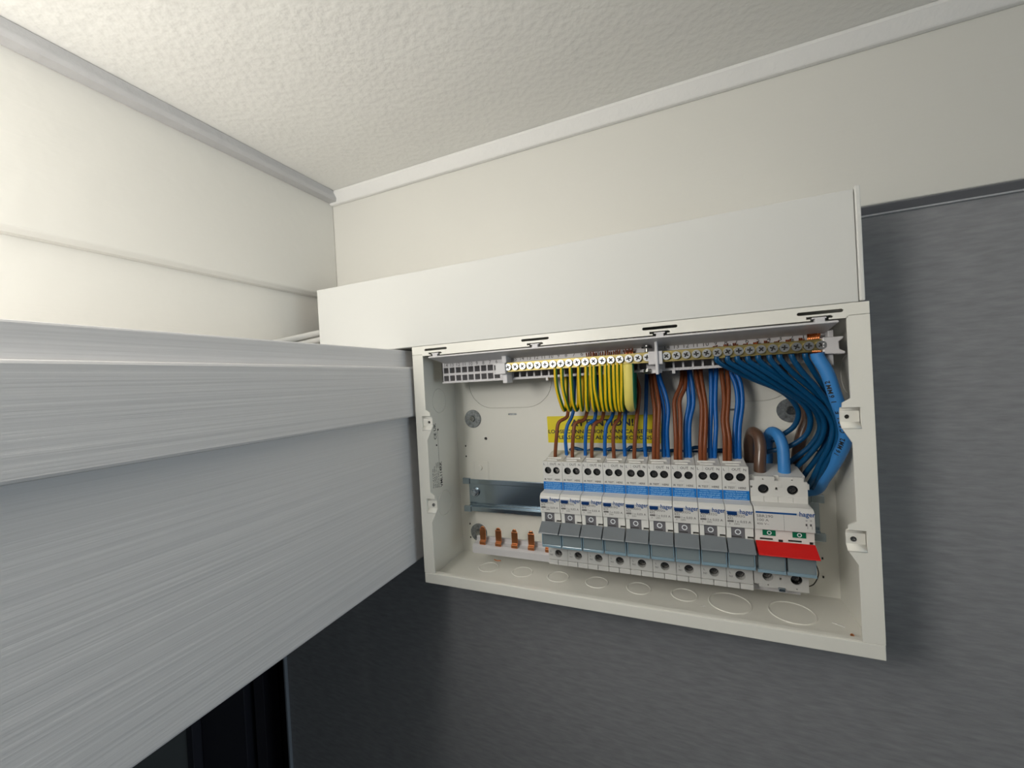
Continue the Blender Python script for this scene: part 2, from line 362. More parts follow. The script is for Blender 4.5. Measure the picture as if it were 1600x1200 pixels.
# front edge: top flange with four slots, bottom flange, side flanges that widen at the lugs
s_ = [slot(0.0140, 0.2211, 0.0386, 0.2232), slot(0.1120, 0.2211, 0.1365, 0.2232), slot(0.2100, 0.2208, 0.2345, 0.2230), slot(0.3072, 0.2205, 0.3320, 0.2227)]
def notch(x): return [(x-0.0050,0.2166),(x-0.0050,0.2176),(x-0.0072,0.2176),(x-0.0072,0.2193),(x+0.0058,0.2193),(x+0.0072,0.2186),(x+0.0068,0.2176),(x+0.0050,0.2176),(x+0.0050,0.2166)]
NX = (0.0257, 0.1242, 0.2222, 0.3194)
top = [(0.0, 0.2182), (0.0112, 0.2182), (0.0118, 0.2166)]
for x in NX: top += notch(x)
top += [(0.3335, 0.2166), (0.3345, 0.2182), (W, 0.2182), (W, H), (0.0, H)]
MB().use('steel_white').plate(top, s_, -D, -D+0.0013).build('top_flange', box, root=RX, bevel=0.0004)
MB().use('steel_white').box((0, -D, 0.0), (W, -D+0.0013, 0.0096)).box((0.001, -D+0.0013, 0.0085), (W-0.001, -D+0.006, 0.0096)).build('bottom_flange', box, root=RX, bevel=0.0005)
LUGZ = ((0.1655, 0.1622, 0.1424, 0.1370, 0.1530), (0.0868, 0.0830, 0.0640, 0.0590, 0.0745))
def side_flange(sgn):
    f = (lambda x: x) if sgn > 0 else (lambda x: W-x)
    out = [(f(0.0), 0.0099), (f(0.0116), 0.0099)]
    for a, b_, c, d, cz in LUGZ[::-1]: out += [(f(0.0116), d), (f(0.0162), c+0.0030), (f(0.0162), cz-0.0068), (f(0.0068), cz-0.0068), (f(0.0068), cz+0.0068), (f(0.0162), cz+0.0068), (f(0.0160), a-0.0028), (f(0.0116), a)]
    out += [(f(0.0116), 0.2172), (f(0.0108), 0.2179), (f(0.0), 0.2179)]
    if sgn < 0: out = out[::-1]
    hs = []
    return MB().use('steel_white').plate(out, hs, -D, -D+0.0013).build('side_flange', box, root=RX, bevel=0.0004)
side_flange(1); side_flange(-1)
for sgn in (1, -1):
    for k, (*_, cz) in enumerate(LUGZ):
        f = (lambda x: x) if sgn > 0 else (lambda x: W-x)
        lug = MB().use('steel_white')
        xa, xb = sorted((f(0.0070), f(0.0170)))
        # pressed seat: dips behind the flange at the top, flat round the hole, rolls forward again below
        lug.plate(rect(xa, cz-0.0026, xb, cz+0.0044), [circ(f(0.0133), cz+0.0006, 0.0014, 16)], -D+0.0020, -D+0.0032)
        n = 6; up = [(-D+0.0020*math.cos(PI/2*i/n), cz+0.0044+0.0024*math.sin(PI/2*i/n)) for i in range(n+1)]
        lug.use('steel_white', True).prism(up + [(y+0.0012, z) for y, z in up[::-1]], xa, xb, 'x')
        dn = [(-D+0.0020-0.0026*(0.5-0.5*math.cos(PI*i/n)), cz-0.0026-0.0042*i/n) for i in range(n+1)]
        lug.prism(dn + [(y+0.0012, z) for y, z in dn[::-1]], xa, xb, 'x')
        lug.use('dark').lathe((f(0.0133), -D+0.0034, cz+0.0006), [(0.0016, 0), (0.0016, 0.0004)], 14)
        lo = lug.build('fixing_lug', box, root=RX)
        if k == 1:
            sc = MB(); screw_head(sc, f(0.0133), -D+0.0014, cz+0.0006, 0.0016, 0.5 + sgn, mname='screw_dark'); sc.build('screw', lo, root=RX)
rs = ((0.0645, 0.1520, 0.0765, 0.1550), (0.2715, 0.1520, 0.2835, 0.1550), (0.1785, 0.1520, 0.1905, 0.1550), (0.0355, 0.1255, 0.0400, 0.1300))
for a_, c_, d_, e_ in rs: MB().use('dark' if a_ < 0.05 else 'washer').box((a_, -0.0023, c_), (d_, -0.00205, e_)).build('slot_shade', box, root=RX)  # dark and grey plates stand in for shade behind the slots and hole
# printed side sticker (left inner side)
st = MB().use('ink')
X_ = 0.00152
st.text('VML114RK', (X_, -0.0385, 0.0830), 0.0056, 'side', bold=0.00008)
for i, tx in enumerate(('IP30 Un 230V~ 100A', 'EN 61439-3 13 ways', 'InA 100A fn 50Hz', 'Part of a UK kit')):
    st.text(tx, (X_, -0.0435-0.0032*i, 0.0835+0.0006*i), 0.0030, 'side')
st.text('CE UK', (X_, -0.0455, 0.1330), 0.0058, 'side', bold=0.0001)
st.box((X_, -0.0412, 0.098), (X_+0.00002, -0.0409, 0.1420))
st.lathe((X_, -0.0400, 0.1425), [(0.0011, 0), (0.0011, 0.0001)], 10, 'x'); st.lathe((X_, -0.0440, 0.1270), [(0.0010, 0), (0.0010, 0.0001)], 10, 'x')
st.build('printed_marking', box, root=RX)
# rail bracket pressed out of the rear sheet
for xb in (0.0170, W-0.0400):
    br = MB().use('steel_white').prism([(xb+0.004, -0.0034), (xb+0.006, -0.0042), (xb+0.021, -0.0042), (xb+0.023, -0.0034)], 0.0500, 0.1030, 'z')
    br.lathe((xb+0.0125, -0.0056, 0.0960), [(0.0022, 0), (0.0026, 0.0004), (0.0026, 0.0014)], 18)
    br.build('rail_bracket', box, root=RX, bevel=0.0006)
for x in (0.0124, W-0.0126):
    for z in (0.1195, 0.1080, 0.0330, 0.0180): MB().use('dark').box((x-0.0004, -0.0042, z-0.0008), (x+0.0006, -0.0034, z+0.0008)).build('notch', box, root=RX)

# warning sticker on the rear sheet
ws = MB().use('yellow_sticker').plate(rrect(0.1085, 0.1240, 0.2168, 0.1506, 0.0008), [], -0.0037, -0.0035)
ws.use('ink').text('ATTENTION!', (0.1632, -0.00375, 0.1434), 0.0090, align='CENTER', bold=0.00030, sx=1.13)
ws.text('LOOSE CONNECTIONS CAN CAUSE FIRE !', (0.1627, -0.00375, 0.1350), 0.0050, align='CENTER', bold=0.00013, sx=1.13)
ws.text('PLEASE CHECK ALL CONNECTIONS', (0.1627, -0.00375, 0.1292), 0.0050, align='CENTER', bold=0.00013, sx=1.13)
tag(ws.build('warning_sticker', root=None), 'yellow ATTENTION sticker with black lettering behind the wires inside the fuse box', 'sticker')

# penny washers that hold the box to the wall
def washer(x, z, a, label):
    e = empty('penny_washer', (x, -0.0034, z)); tag(e, label, 'washer')
    MB().use('washer').lathe((x, -0.0050, z), [(0.0030, 0.0), (0.0094, 0.0), (0.0097, 0.0003), (0.0097, 0.0016)], 40).build('washer_disc', e, root=e.location)
    sc = MB(); sc.use('screw_dark', True).lathe((x, -0.0066, z), [(0.0030, 0.0012), (0.0034, 0.0014), (0.0034, 0.0016)], 20)
    screw_head(sc, x, -0.0068, z, 0.0030, a, 0.0018, 'screw_dark'); sc.build('screw', e, root=e.location)
washer(0.0236, 0.1495, 0.4, 'round grey steel washer with a screw at the upper left of the fuse box back')
washer(0.0232, 0.0244, 0.9, 'round grey steel washer at the lower left behind the first copper prong')
washer(0.3160, 0.1520, 0.1, 'round grey steel washer at the upper right, partly behind dark blue wires')

# DIN rail
rl = empty('mounting_rail', (W/2, -0.0055, 0.068)); RR = rl.location
tag(rl, 'shiny zinc-plated steel mounting rail carrying the circuit breakers', 'rail')
YB = -0.0056
x0r, x1r = 0.0118, 0.3332
rp = [(YB, 0.0555), (YB, 0.0800), (-0.0128, 0.0800), (-0.0128, 0.0853), (-0.0116, 0.0853), (-0.0116, 0.0812), (YB+0.0012, 0.0812), (YB+0.0012, 0.0543), (-0.0116, 0.0543), (-0.0116, 0.0505), (-0.0128, 0.0505), (-0.0128, 0.0555)]
MB().use('rail').prism(rp, x0r+0.003, x1r-0.0015, 'x').build('rail_profile', rl, root=RR, bevel=0.0006, segs=3)
for xa, xb in ((x0r, x0r+0.0085), (x1r-0.0085, x1r)):
    MB().use('rail').box((xa, -0.0136, 0.0800), (xb, -0.0106, 0.0862)).build('rail_end', rl, root=RR, bevel=0.0004)
    MB().use('rail').box((xa, -0.0136, 0.0498), (xb, -0.0106, 0.0560)).build('rail_end', rl, root=RR, bevel=0.0004)
sc = MB(); sc.use('zinc').lathe((0.0225, -0.0080, 0.0692), [(0.0044, 0.0), (0.0048, 0.0004), (0.0048, 0.0024)], 24)
sc.use('zinc', False).lathe((0.0225, -0.0108, 0.0692), [(0.0030, 0.0), (0.0036, 0.0006), (0.0036, 0.0028)], 6)
screw_head(sc, 0.0225, -0.0114, 0.0692, 0.0026, 0.6, 0.0008, 'zinc'); sc.build('rail_screw', rl, root=RR)

# busbar with copper prongs
bb = empty('comb_busbar', (0.2, -0.033, 0.018)); RBB = bb.location
tag(bb, 'light grey comb busbar with bare copper prongs left of the breakers', 'busbar')
i_ = MB().use('plastic').prism([(-0.0230, 0.0190), (-0.0230, 0.0300), (-0.0262, 0.0300), (-0.0262, 0.0258), (-0.0335, 0.0252), (-0.0362, 0.0235), (-0.0362, 0.0166), (-0.0320, 0.0160)], 0.0322, 0.3100, 'x')
i_.build('insulator', bb, root=RBB, bevel=0.0005)
for k in range(15):
    x = 0.0428 + 0.0174*k
    pr = MB().use('copper')
    pr.prism([(-0.0305, 0.0230), (-0.0345, 0.0252), (-0.0345, 0.0280), (-0.0325, 0.0292), (-0.0325, 0.0405), (-0.0313, 0.0405), (-0.0313, 0.0288), (-0.0332, 0.0276), (-0.0332, 0.0258), (-0.0300, 0.0240)], x-0.0032, x+0.0032, 'x')
    pr.prism([(x-0.0026, 0.0400), (x+0.0026, 0.0400), (x+0.0021, 0.0420), (x+0.0010, 0.0430), (x-0.0010, 0.0430), (x-0.0021, 0.0420)], -0.0325, -0.0313, 'y')
    if k > 4: continue
    pr.build('copper_prong', bb, root=RBB, bevel=0.0004)

# ================================================================== terminal carrier and terminal bars
FY = -0.0470
tc = empty('terminal_carrier', (W/2, -0.047, 0.1904)); RC = tc.location
tag(tc, 'long pale grey plastic carrier with numbered windows under the fuse box top edge', 'terminal carrier')
cells = []
def cell_row(xc):
    for z0, z1 in ((0.1995, 0.2050), (0.1918, 0.1972)): cells.append(rect(xc-0.0028, z0, xc+0.0028, z1))
XE = [0.0197+0.00700*i for i in range(9)]; XB = [0.0950+0.00700*i for i in range(17)]; XN = [0.2268+0.00700*i for i in range(15)]
for x in XE + XB + XN: cell_row(x)
fc = MB().use('plastic').plate(rect(0.0152, 0.1900, 0.3322, 0.2112), cells, FY, FY+0.0012)
fc.box((0.0152, FY-0.0008, 0.1897), (0.3322, FY+0.0150, 0.1911))
for x in XE + XB + XN: fc.box((x+0.0031, FY+0.0004, 0.1905), (x+0.0039, FY+0.0130, 0.2080))
fc.box((0.0152, FY, 0.1900), (0.0160, FY+0.015, 0.2112)).box((0.3314, FY, 0.1900), (0.3322, FY+0.015, 0.2112))
fc.box((0.0152, FY+0.0140, 0.1900), (0.3322, FY+0.0150, 0.2110))
fc.build('window_panel', tc, root=RC)
sh = MB().use('plastic').prism([(-D+0.0004, 0.2158), (-D-0.0012, 0.2152), (-D-0.0012, 0.2142), (FY+0.001, 0.2092), (FY+0.001, 0.2112)], 0.0185, 0.3290, 'x')
sh.build('top_shelf', tc, root=RC, bevel=0.0003)
for x in NX: MB().use('plastic').box((x-0.0026, -D-0.0010, 0.2146), (x+0.0026, -D+0.0030, 0.2178)).box((x-0.0040, -D-0.0004, 0.2176), (x+0.0036, -D+0.003, 0.2186)).build('clip', tc, root=RC, bevel=0.0003)
em = MB().use('greyink')
for i, x in enumerate(XE): em.text(str(14-i), (x, FY-0.0001, 0.2074), 0.0048, align='CENTER')
em.build('moulded_number', tc, root=RC); em = MB().use('greyink')
for i, x in enumerate(XB[:15]): em.text(str(15-i), (x-0.0008, FY-0.0001, 0.2084), 0.0050, align='CENTER')
em.text('E', (XB[15]+0.0005, FY-0.0001, 0.2084), 0.0050, align='CENTER')
em.build('moulded_number', tc, root=RC); em = MB().use('greyink')
for i, x in enumerate(XN[:14]): em.text(str(14-i), (x-0.0010, FY-0.0001, 0.2084), 0.0050, align='CENTER')
em.build('moulded_number', tc, root=RC)
# bar holders: left block, centre block, right block with prongs
hb = MB().use('plastic').box((0.0815, -0.0630, 0.1950), (0.0910, FY, 0.2052)).box((0.0795, -0.0622, 0.1950), (0.0822, -0.0560, 0.1968)).box((0.0795, -0.0622, 0.2034), (0.0822, -0.0560, 0.2052))
hb.box((0.0868, -0.0600, 0.1868), (0.0912, FY, 0.1950)).box((0.0868, -0.0600, 0.2052), (0.0912, FY, 0.2116)); hb.build('bar_holder', tc, root=RC, bevel=0.0005)
hb = MB().use('plastic').box((0.2125, -0.0630, 0.1950), (0.2228, FY, 0.2052)).box((0.2176, -0.0650, 0.1872), (0.2196, FY, 0.2138)).box((0.2135, -0.0560, 0.1882), (0.2215, FY, 0.1915)); hb.build('bar_holder', tc, root=RC, bevel=0.0005)
hb = MB().use('plastic').prism([(0.3240, 0.1950), (0.3358, 0.1942), (0.3362, 0.1958), (0.3330, 0.1976), (0.3328, 0.2026), (0.3350, 0.2044), (0.3356, 0.2060), (0.3240, 0.2060)], -0.0610, -0.0500, 'y')
hb.box((0.3268, -0.0560, 0.1868), (0.3310, FY, 0.1950)).box((0.3290, -0.0540, 0.2060), (0.3322, FY, 0.2115)); hb.build('bar_holder', tc, root=RC, bevel=0.0006)
for x in (0.1240, 0.2290): MB().use('plastic').box((x, -0.0490, 0.1872), (x+0.0022, -0.0440, 0.1900)).build('peg', tc, root=RC)

def terminal_bar(name, label, x0, x1, xs, rnd):
    e = empty(name, ((x0+x1)/2, -0.055, 0.1965)); tag(e, label, 'terminal bar', 'brass terminal bars with a row of screws' if False else None)
    mb = MB().use('brass').box((x0, -0.0588, 0.1966), (x1, -0.0500, 0.2052)); mb.build('brass_bar', e, root=e.location, bevel=0.0003)
    for x in xs:
        sc = MB(); screw_head(sc, x, -0.0612, 0.2010, 0.0030, rnd.uniform(0, 1.6), 0.0024)
        sc.use('dark').lathe((x, -0.0602, 0.2010), [(0.0018, 0), (0.0018, 0.0002)], 12)
        sc.build('clamp_screw', e, root=e.location)
    return e
rn = random.Random(3)
eb = terminal_bar('earth_terminal_bar', 'brass terminal bar holding the green and yellow wires, left of the centre clip', 0.0905, 0.2130, [0.0930+0.00697*i for i in range(18)], rn)
nb = terminal_bar('neutral_terminal_bar', 'brass terminal bar holding the dark blue wires, right of the centre clip', 0.2225, 0.3262, [0.2256+0.00697*i for i in range(15)], rn)
bo = MB().use('screw_dark', True).lathe((0.2113, -0.0545, 0.1880), [(0.0012, 0), (0.0034, 0.0010), (0.0036, 0.0030), (0.0020, 0.0040)], 18, 'z')
bo.lathe((0.2113, -0.0545, 0.2045), [(0.0014, 0)] + [(0.0014 if i % 2 else 0.0018, 0.0007*i) for i in range(1, 13)], 12, 'z')
bo.use('black').lathe((0.2113, -0.0545, 0.2085), [(0.0040, 0), (0.0040, 0.0012)], 18, 'z'); bo.build('bonding_bolt', eb, root=eb.location)

# ================================================================== breakers
PX, P0, WD = 0.01782, 0.1176, 0.01755
NX0, NX1 = P0, P0+WD
def shell(x0, x1, zt=0.1152, ztb=0.1190, thin=0.0):
    """side profile of a modular device: terminal shoulders and a projecting nose"""
    return [(-0.0130, 0.0865), (-0.0130, ztb-0.004), (-0.0180, ztb), (-0.0240, ztb), (-0.0360, zt+0.0012), (-0.0455, zt), (-0.0455, 0.0900),
            (-0.0618, 0.0895), (-0.0640, 0.0878), (-0.0646, 0.0862), (-0.0646, 0.0738), (-0.0606, 0.0732), (-0.0596, 0.0570), (-0.0596, 0.0440), (-0.0425, 0.0425), (-0.0425, 0.0238), (-0.0130, 0.0238), (-0.0130, 0.0500)]
def hole_screw(parent, x, z, yf, r, a, root, name='terminal_screw', deep=0.0032, m_='screw_hole'):
    sc = MB(); sc.use('black').lathe((x, yf+deep+0.0010, z), [(r*1.15, 0), (r*1.15, 0.0003)], 18)
    sc.lathe((x, yf+0.0009, z), [(r*1.03, 0), (r*1.0, deep)], 18, cap=False)  # black liner paints shade onto the hole walls
    screw_head(sc, x, yf+deep, z, r*0.80, a, 0.0010, m_); return sc.build(name, parent, root=root)
def breaker(model, rating):
    R = Vector((P0+WD/2, -0.0130, 0.0238)); e = empty('residual_current_breaker', R)
    x0, x1 = NX0, NX1
    MB().use('device').prism(shell(x0, x1), x0, x1, 'x').build('casing', e, root=R, bevel=0.0004)
    # top terminal front with two real screw holes
    sx = (x0+0.0047, x0+0.0124)
    tf = MB().use('device').plate(rect(x0, 0.0893, x1, 0.1152), [circ(sx[0], 0.1072, 0.0031), circ(sx[1], 0.1072, 0.0031)], -0.0518, -0.0455)
    tf.use('black').plate(rect(x0+0.001, 0.1030, x1-0.001, 0.1112), [], -0.0462, -0.0456)
    tf.use('device').box((x0+0.0030, -0.0475, 0.1150), (x1-0.0050, -0.0450, 0.1162)).box((x0+0.0015, -0.0410, 0.1156), (x1-0.0030, -0.0395, 0.1168))
    tf.build('terminal_front', e, root=R, bevel=0.0003)
    for i, x in enumerate(sx): hole_screw(e, x, 0.1072, -0.0518, 0.0030, 0.4+i, R)
    # lower terminal front with one hole and ribbed foot
    bx = x0+0.0092
    lf = MB().use('device_low').plate(rect(x0, 0.0262, x1, 0.0440), [circ(bx, 0.0318, 0.0034)], -0.0485, -0.0425)
    lf.use('black').plate(rect(x0+0.001, 0.0272, x1-0.001, 0.0362), [], -0.0432, -0.0426)
    lf.use('device').box((x0, -0.0492, 0.0218), (x0+0.0084, -0.0425, 0.0258)).box((x0+0.0088, -0.0492, 0.0218), (x1, -0.0425, 0.0258))
    lf.build('lower_terminal', e, root=R, bevel=0.0003); hole_screw(e, bx, 0.0318, -0.0485, 0.0034, 0.9, R, deep=0.0042)
    bs = MB().use('blue_sticker').box((x0+0.0001, -0.0520, 0.0902), (x1-0.0001, -0.0518, 0.0972)).use('skyink')
    for i, tx in enumerate(('Insulation Resistance', 'test can be carried out', 'at load terminals with', 'device in OFF position')):
        bs.text(tx, (x0+WD/2, -0.05205, 0.0962-0.00165*i), 0.00185, align='CENTER', sx=0.86, bold=0.00001)
    bs.build('blue_sticker', e, root=R)
    ink = MB().use('greyink')
    for tx, dx, z, s_ in (('L', 0.0008, 0.1127, 0.0027), ('OUT', 0.0066, 0.1128, 0.0027), ('N', 0.0142, 0.1127, 0.0027), ('IR TEST', 0.0010, 0.0991, 0.0022), ('HERE', 0.0104, 0.0991, 0.0022)):
        ink.text(tx, (x0+dx, -0.05185, z), s_, bold=0.00003)
    for a, b_ in (((0.0047, 0.1112), (0.0048, 0.1148)), ((0.0122, 0.1112), (0.0123, 0.1148)), ((0.0089, 0.0975), (0.00895, 0.1010)), ((0.0050, 0.10265), (0.0089, 0.10275))):
        ink.box((x0+a[0], -0.05184, a[1]), (x0+b_[0], -0.0518, b_[1]))
    ink.build('terminal_marking', e, root=R); ink = MB().use('greyink')
    ink.text('L', (x0+0.0018, -0.04855, 0.0332), 0.0022); ink.text('N1', (x0+0.0016, -0.04855, 0.0302), 0.0022)
    ink.build('lower_marking', e, root=R); ink = MB().use('greyink')
    ink.text(model, (x0+0.0010, -0.06465, 0.0822), 0.0024, sx=1.1); ink.text(rating, (x0+0.0010, -0.06465, 0.0803), 0.0022, sx=1.1)
    ink.use('greyink').text('6000', (x0+0.0010, -0.06465, 0.0782), 0.0020, bold=0.0001).text('I n 0,03 A', (x0+0.0058, -0.06465, 0.0781), 0.0025, sx=1.02)
    ink.text('3     230V', (x0+0.0020, -0.06465, 0.0763), 0.0017)
    ink.use('hagblue').text('hager', (x0+0.0090, -0.0647, 0.0853), 0.0046, bold=0.00009, sx=0.84).box((x0+0.0008, -0.0647, 0.0846), (x0+0.0074, -0.0646, 0.0854))
    for dx in (0.0079, 0.0085): ink.box((x0+dx, -0.0647, 0.0843), (x0+dx+0.0003, -0.0646, 0.0846)).box((x0+dx, -0.0647, 0.0851), (x0+dx+0.0003, -0.0646, 0.0854))
    ink.build('printed_marking', e, root=R)
    MB().use('button').plate(slot(x0+0.0009, 0.0829, x0+0.0073, 0.0850), [], -0.0655, -0.0640).build('test_button', e, root=R, bevel=0.0003)
    ck = MB().use('cheek').box((x0+0.0002, -0.0632, 0.0600), (x0+0.0033, -0.0590, 0.0733))
    ck.plate([(x0+0.0120, 0.0600), (x1-0.0002, 0.0600), (x1-0.0002, 0.0656), (x0+0.0134, 0.0656), (x0+0.0134, 0.0674), (x1-0.0002, 0.0674), (x1-0.0002, 0.0733), (x0+0.0120, 0.0733)], [], -0.0632, -0.0590)
    ck.use('dark').box((x0+0.0134, -0.0612, 0.0650), (x1-0.0004, -0.0600, 0.0676)); ck.build('cheek', e, root=R, bevel=0.0003)
    lv = MB().use('greytog').box((x0+0.0034, -0.0622, 0.0560), (x0+0.0119, -0.0590, 0.0731))
    lv.use('white_ink').plate(circ(x0+0.0076, 0.0698, 0.0020, 28), [circ(x0+0.0076, 0.0698, 0.00135, 28)], -0.06235, -0.0622)
    lv.use('dark').box((x0+0.0036, -0.0624, 0.0660), (x0+0.0098, -0.0622, 0.0667))
    lv.use('greylever').prism([(-0.0620, 0.0652), (-0.0630, 0.0656), (-0.0732, 0.0594), (-0.0736, 0.0586), (-0.0722, 0.0582), (-0.0620, 0.0575)], x0+0.0002, x1-0.0004, 'x')
    lv.build('toggle_lever', e, root=R, bevel=0.0003)
    lh = MB().use('holder').box((x0+0.0010, -0.0650, 0.0462), (x1-0.0010, -0.0590, 0.0576)).use('holder_rim')
    lh.box((x0+0.0004, -0.0656, 0.0440), (x1-0.0004, -0.0590, 0.0462)).box((x0+0.0002, -0.0653, 0.0440), (x0+0.0010, -0.0590, 0.0576)).box((x1-0.0010, -0.0653, 0.0440), (x1-0.0002, -0.0590, 0.0576))
    lh.build('label_holder', e, root=R, bevel=0.0003)
    return e
ORD = ['leftmost', 'second from left', 'third from left', 'fourth from left', 'fifth from left', 'sixth from left', 'seventh from left', 'eighth from left', 'ninth from left']
brs = []
proto = {}
for i in range(9):
    kind = ('ADA310G', 'B10') if i < 4 else (('ADA320G', 'B20') if i == 4 else ('ADA332G', 'B32'))
    if kind not in proto:
        e = breaker(*kind); proto[kind] = e
    else: e = copy_tree(proto[kind])
    e.location = (P0+WD/2+PX*i, -0.0130, 0.0238)
    rt = kind[1]
    extra = ['beside the empty rail', 'with single wires', 'marked B10', 'last marked B10', 'marked B20',
             'first marked B32', 'with doubled wires', 'marked B32', 'beside the red main switch'][i]
    tag(e, f'{ORD[i]} of nine grey-levered breakers, {extra}', 'circuit breaker', 'circuit breakers in a row on the rail')

# main switch, two modules
X0 = P0+PX*9+0.0004; X1 = X0+2*0.01775
RM = Vector(((X0+X1)/2, -0.0130, 0.0238)); ms = empty('main_switch', RM)
tag(ms, 'double-width white main switch with a red lever at the right end of the row', 'main switch')
msp = [(a, b_) for a, b_ in shell(X0, X1, 0.1082, 0.1112)]
MB().use('device').prism(msp, X0, X1, 'x').build('casing', ms, root=RM, bevel=0.0004)
hx = (X0+0.0085, X0+0.0265)
tf = MB().use('device').plate([(X0+0.0030, 0.1082), (X0+0.0158, 0.1082), (X0+0.0158, 0.1052), (X0+0.0190, 0.1052), (X0+0.0190, 0.1082), (X1-0.0020, 0.1082), (X1-0.0020, 0.1050), (X1, 0.1050), (X1, 0.0893), (X0, 0.0893), (X0, 0.1050), (X0+0.0030, 0.1050)],
    [circ(hx[0], 0.0990, 0.0034), circ(hx[1], 0.0990, 0.0034), rect(X0+0.0160, 0.0985, X0+0.0175, 0.1005), rect(X0+0.0003, 0.0995, X0+0.0016, 0.1010), circ(hx[0], 0.1062, 0.0005, 8), circ(hx[1], 0.1062, 0.0005, 8)], -0.0505, -0.0455)
tf.use('black').plate(rect(X0+0.001, 0.0950, X1-0.001, 0.1035), [], -0.0462, -0.0456)
tf.use('device').box((X0+0.0002, -0.0511, 0.0893), (X0+0.0084, -0.0500, 0.0938)).box((X0+0.0087, -0.0511, 0.0893), (X0+0.0172, -0.0500, 0.0938)).box((X0+0.0176, -0.0511, 0.0893), (X0+0.0262, -0.0500, 0.0938)).box((X0+0.0265, -0.0511, 0.0893), (X1-0.0002, -0.0500, 0.0938))
tf.box((X0+0.0172, -0.0508, 0.1008), (X0+0.0200, -0.0505, 0.1040)).box((X1-0.0002, -0.0500, 0.0995), (X1+0.0012, -0.0440, 0.1035))
tf.build('terminal_front', ms, root=RM, bevel=0.0003)
for i, x in enumerate(hx): hole_screw(ms, x, 0.0990, -0.0505, 0.0033, 0.7*i, RM)
lx = (X0+0.0088, X0+0.0266)
lf = MB().use('device_low').plate([(X0, 0.0275), (X0+0.0030, 0.0275), (X0+0.0030, 0.0252), (X0+0.0150, 0.0252), (X0+0.0150, 0.0262), (X0+0.0196, 0.0262), (X0+0.0196, 0.0247), (X1-0.0016, 0.0247), (X1-0.0016, 0.0440), (X0, 0.0440)],
    [circ(lx[0], 0.0335, 0.0034), circ(lx[1], 0.0332, 0.0036), rect(X0+0.0162, 0.0318, X0+0.0176, 0.0334), circ(lx[0], 0.0272, 0.0005, 8), circ(lx[1], 0.0265, 0.0005, 8)], -0.0485, -0.0425)
lf.use('black').plate(rect(X0+0.001, 0.0285, X1-0.003, 0.0380), [], -0.0432, -0.0426)
lf.use('rail').box((X0+0.0152, -0.0500, 0.0238), (X0+0.0192, -0.0440, 0.0260))
lf.build('lower_terminal', ms, root=RM, bevel=0.0003)
for i, (x, z) in enumerate(((lx[0], 0.0335), (lx[1], 0.0332))): hole_screw(ms, x, z, -0.0485, 0.0034, 0.2+i, RM, deep=0.0042)
ink = MB().use('hagblue').box((X0+0.0008, -0.0647, 0.0855), (X0+0.0252, -0.0646, 0.0867)).text('hager', (X0+0.0266, -0.0647, 0.0863), 0.0046, bold=0.00009, sx=0.88)
for dx in (0.0256, 0.0262): ink.box((X0+dx, -0.0647, 0.0855), (X0+dx+0.0003, -0.0646, 0.0858)).box((X0+dx, -0.0647, 0.0864), (X0+dx+0.0003, -0.0646, 0.0867))
ink.use('greyink').text('SBR290', (X0+0.0012, -0.06465, 0.0834), 0.0027, sx=1.2).text('100 A', (X0+0.0012, -0.06465, 0.0806), 0.0025, sx=1.2).text('400 V~', (X0+0.0012, -0.06465, 0.0779), 0.0021, sx=1.2)
for dx in (0.0300, 0.0325):
    ink.text('o', (X0+dx, -0.06465, 0.0824), 0.0022); ink.box((X0+dx+0.0010, -0.06465, 0.0765), (X0+dx+0.0012, -0.0646, 0.0785)); ink.box((X0+dx, -0.06465, 0.0785), (X0+dx+0.0010, -0.0646, 0.0800))
ink.box((X0+0.0176, -0.06468, 0.0738), (X0+0.0177, -0.0645, 0.0862)).build('printed_marking', ms, root=RM)
ck = MB().use('cheek').plate(rect(X0+0.0002, 0.0600, X1-0.0002, 0.0733), [rect(X0+0.0030, 0.0658, X0+0.0110, 0.0672), rect(X0+0.0142, 0.0648, X0+0.0170, 0.0668), rect(X0+0.0200, 0.0658, X0+0.0280, 0.0672), rect(X1-0.0032, 0.0648, X1-0.0006, 0.0668)], -0.0622, -0.0612)
ck.use('dark').box((X0+0.001, -0.0608, 0.0610), (X1-0.001, -0.0600, 0.0700))
ck.build('cheek', ms, root=RM, bevel=0.0002)
for gx in (X0+0.0048, X0+0.0226):
    fl = MB().use('green').box((gx, -0.0626, 0.0692), (gx+0.0078, -0.0620, 0.0731)).use('white_ink')
    fl.plate(circ(gx+0.0040, 0.0712, 0.0014, 24), [circ(gx+0.0040, 0.0712, 0.0009, 24)], -0.0628, -0.0626); fl.build('green_indicator', ms, root=RM)
MB().use('red').prism([(-0.0620, 0.0650), (-0.0632, 0.0655), (-0.0736, 0.0600), (-0.0741, 0.0592), (-0.0726, 0.0588), (-0.0620, 0.0575)], X0+0.0003, X1-0.0002, 'x').build('red_lever', ms, root=RM, bevel=0.0003)
for a in (X0+0.0004, X0+0.0180):
    b_ = a+0.0170
    lh = MB().use('holder').box((a+0.0008, -0.0640, 0.0452), (b_-0.0004, -0.0590, 0.0578)).use('holder_rim').box((a, -0.0650, 0.0432), (b_, -0.0590, 0.0452)).box((b_-0.0004, -0.0645, 0.0440), (b_, -0.0590, 0.0578))
    lh.build('label_holder', ms, root=RM, bevel=0.0003)
lp = MB().use('black', True).tube([(0.3125, -0.047, 0.0520), (0.3160, -0.044, 0.0480), (0.3195, -0.042, 0.0405), (0.3200, -0.041, 0.0355), (0.3165, -0.043, 0.0292), (0.3120, -0.045, 0.0275)], 0.00035, 6).build('wire_loop')
tag(lp, 'thin black wire loop sticking out right of the main switch', 'wire')

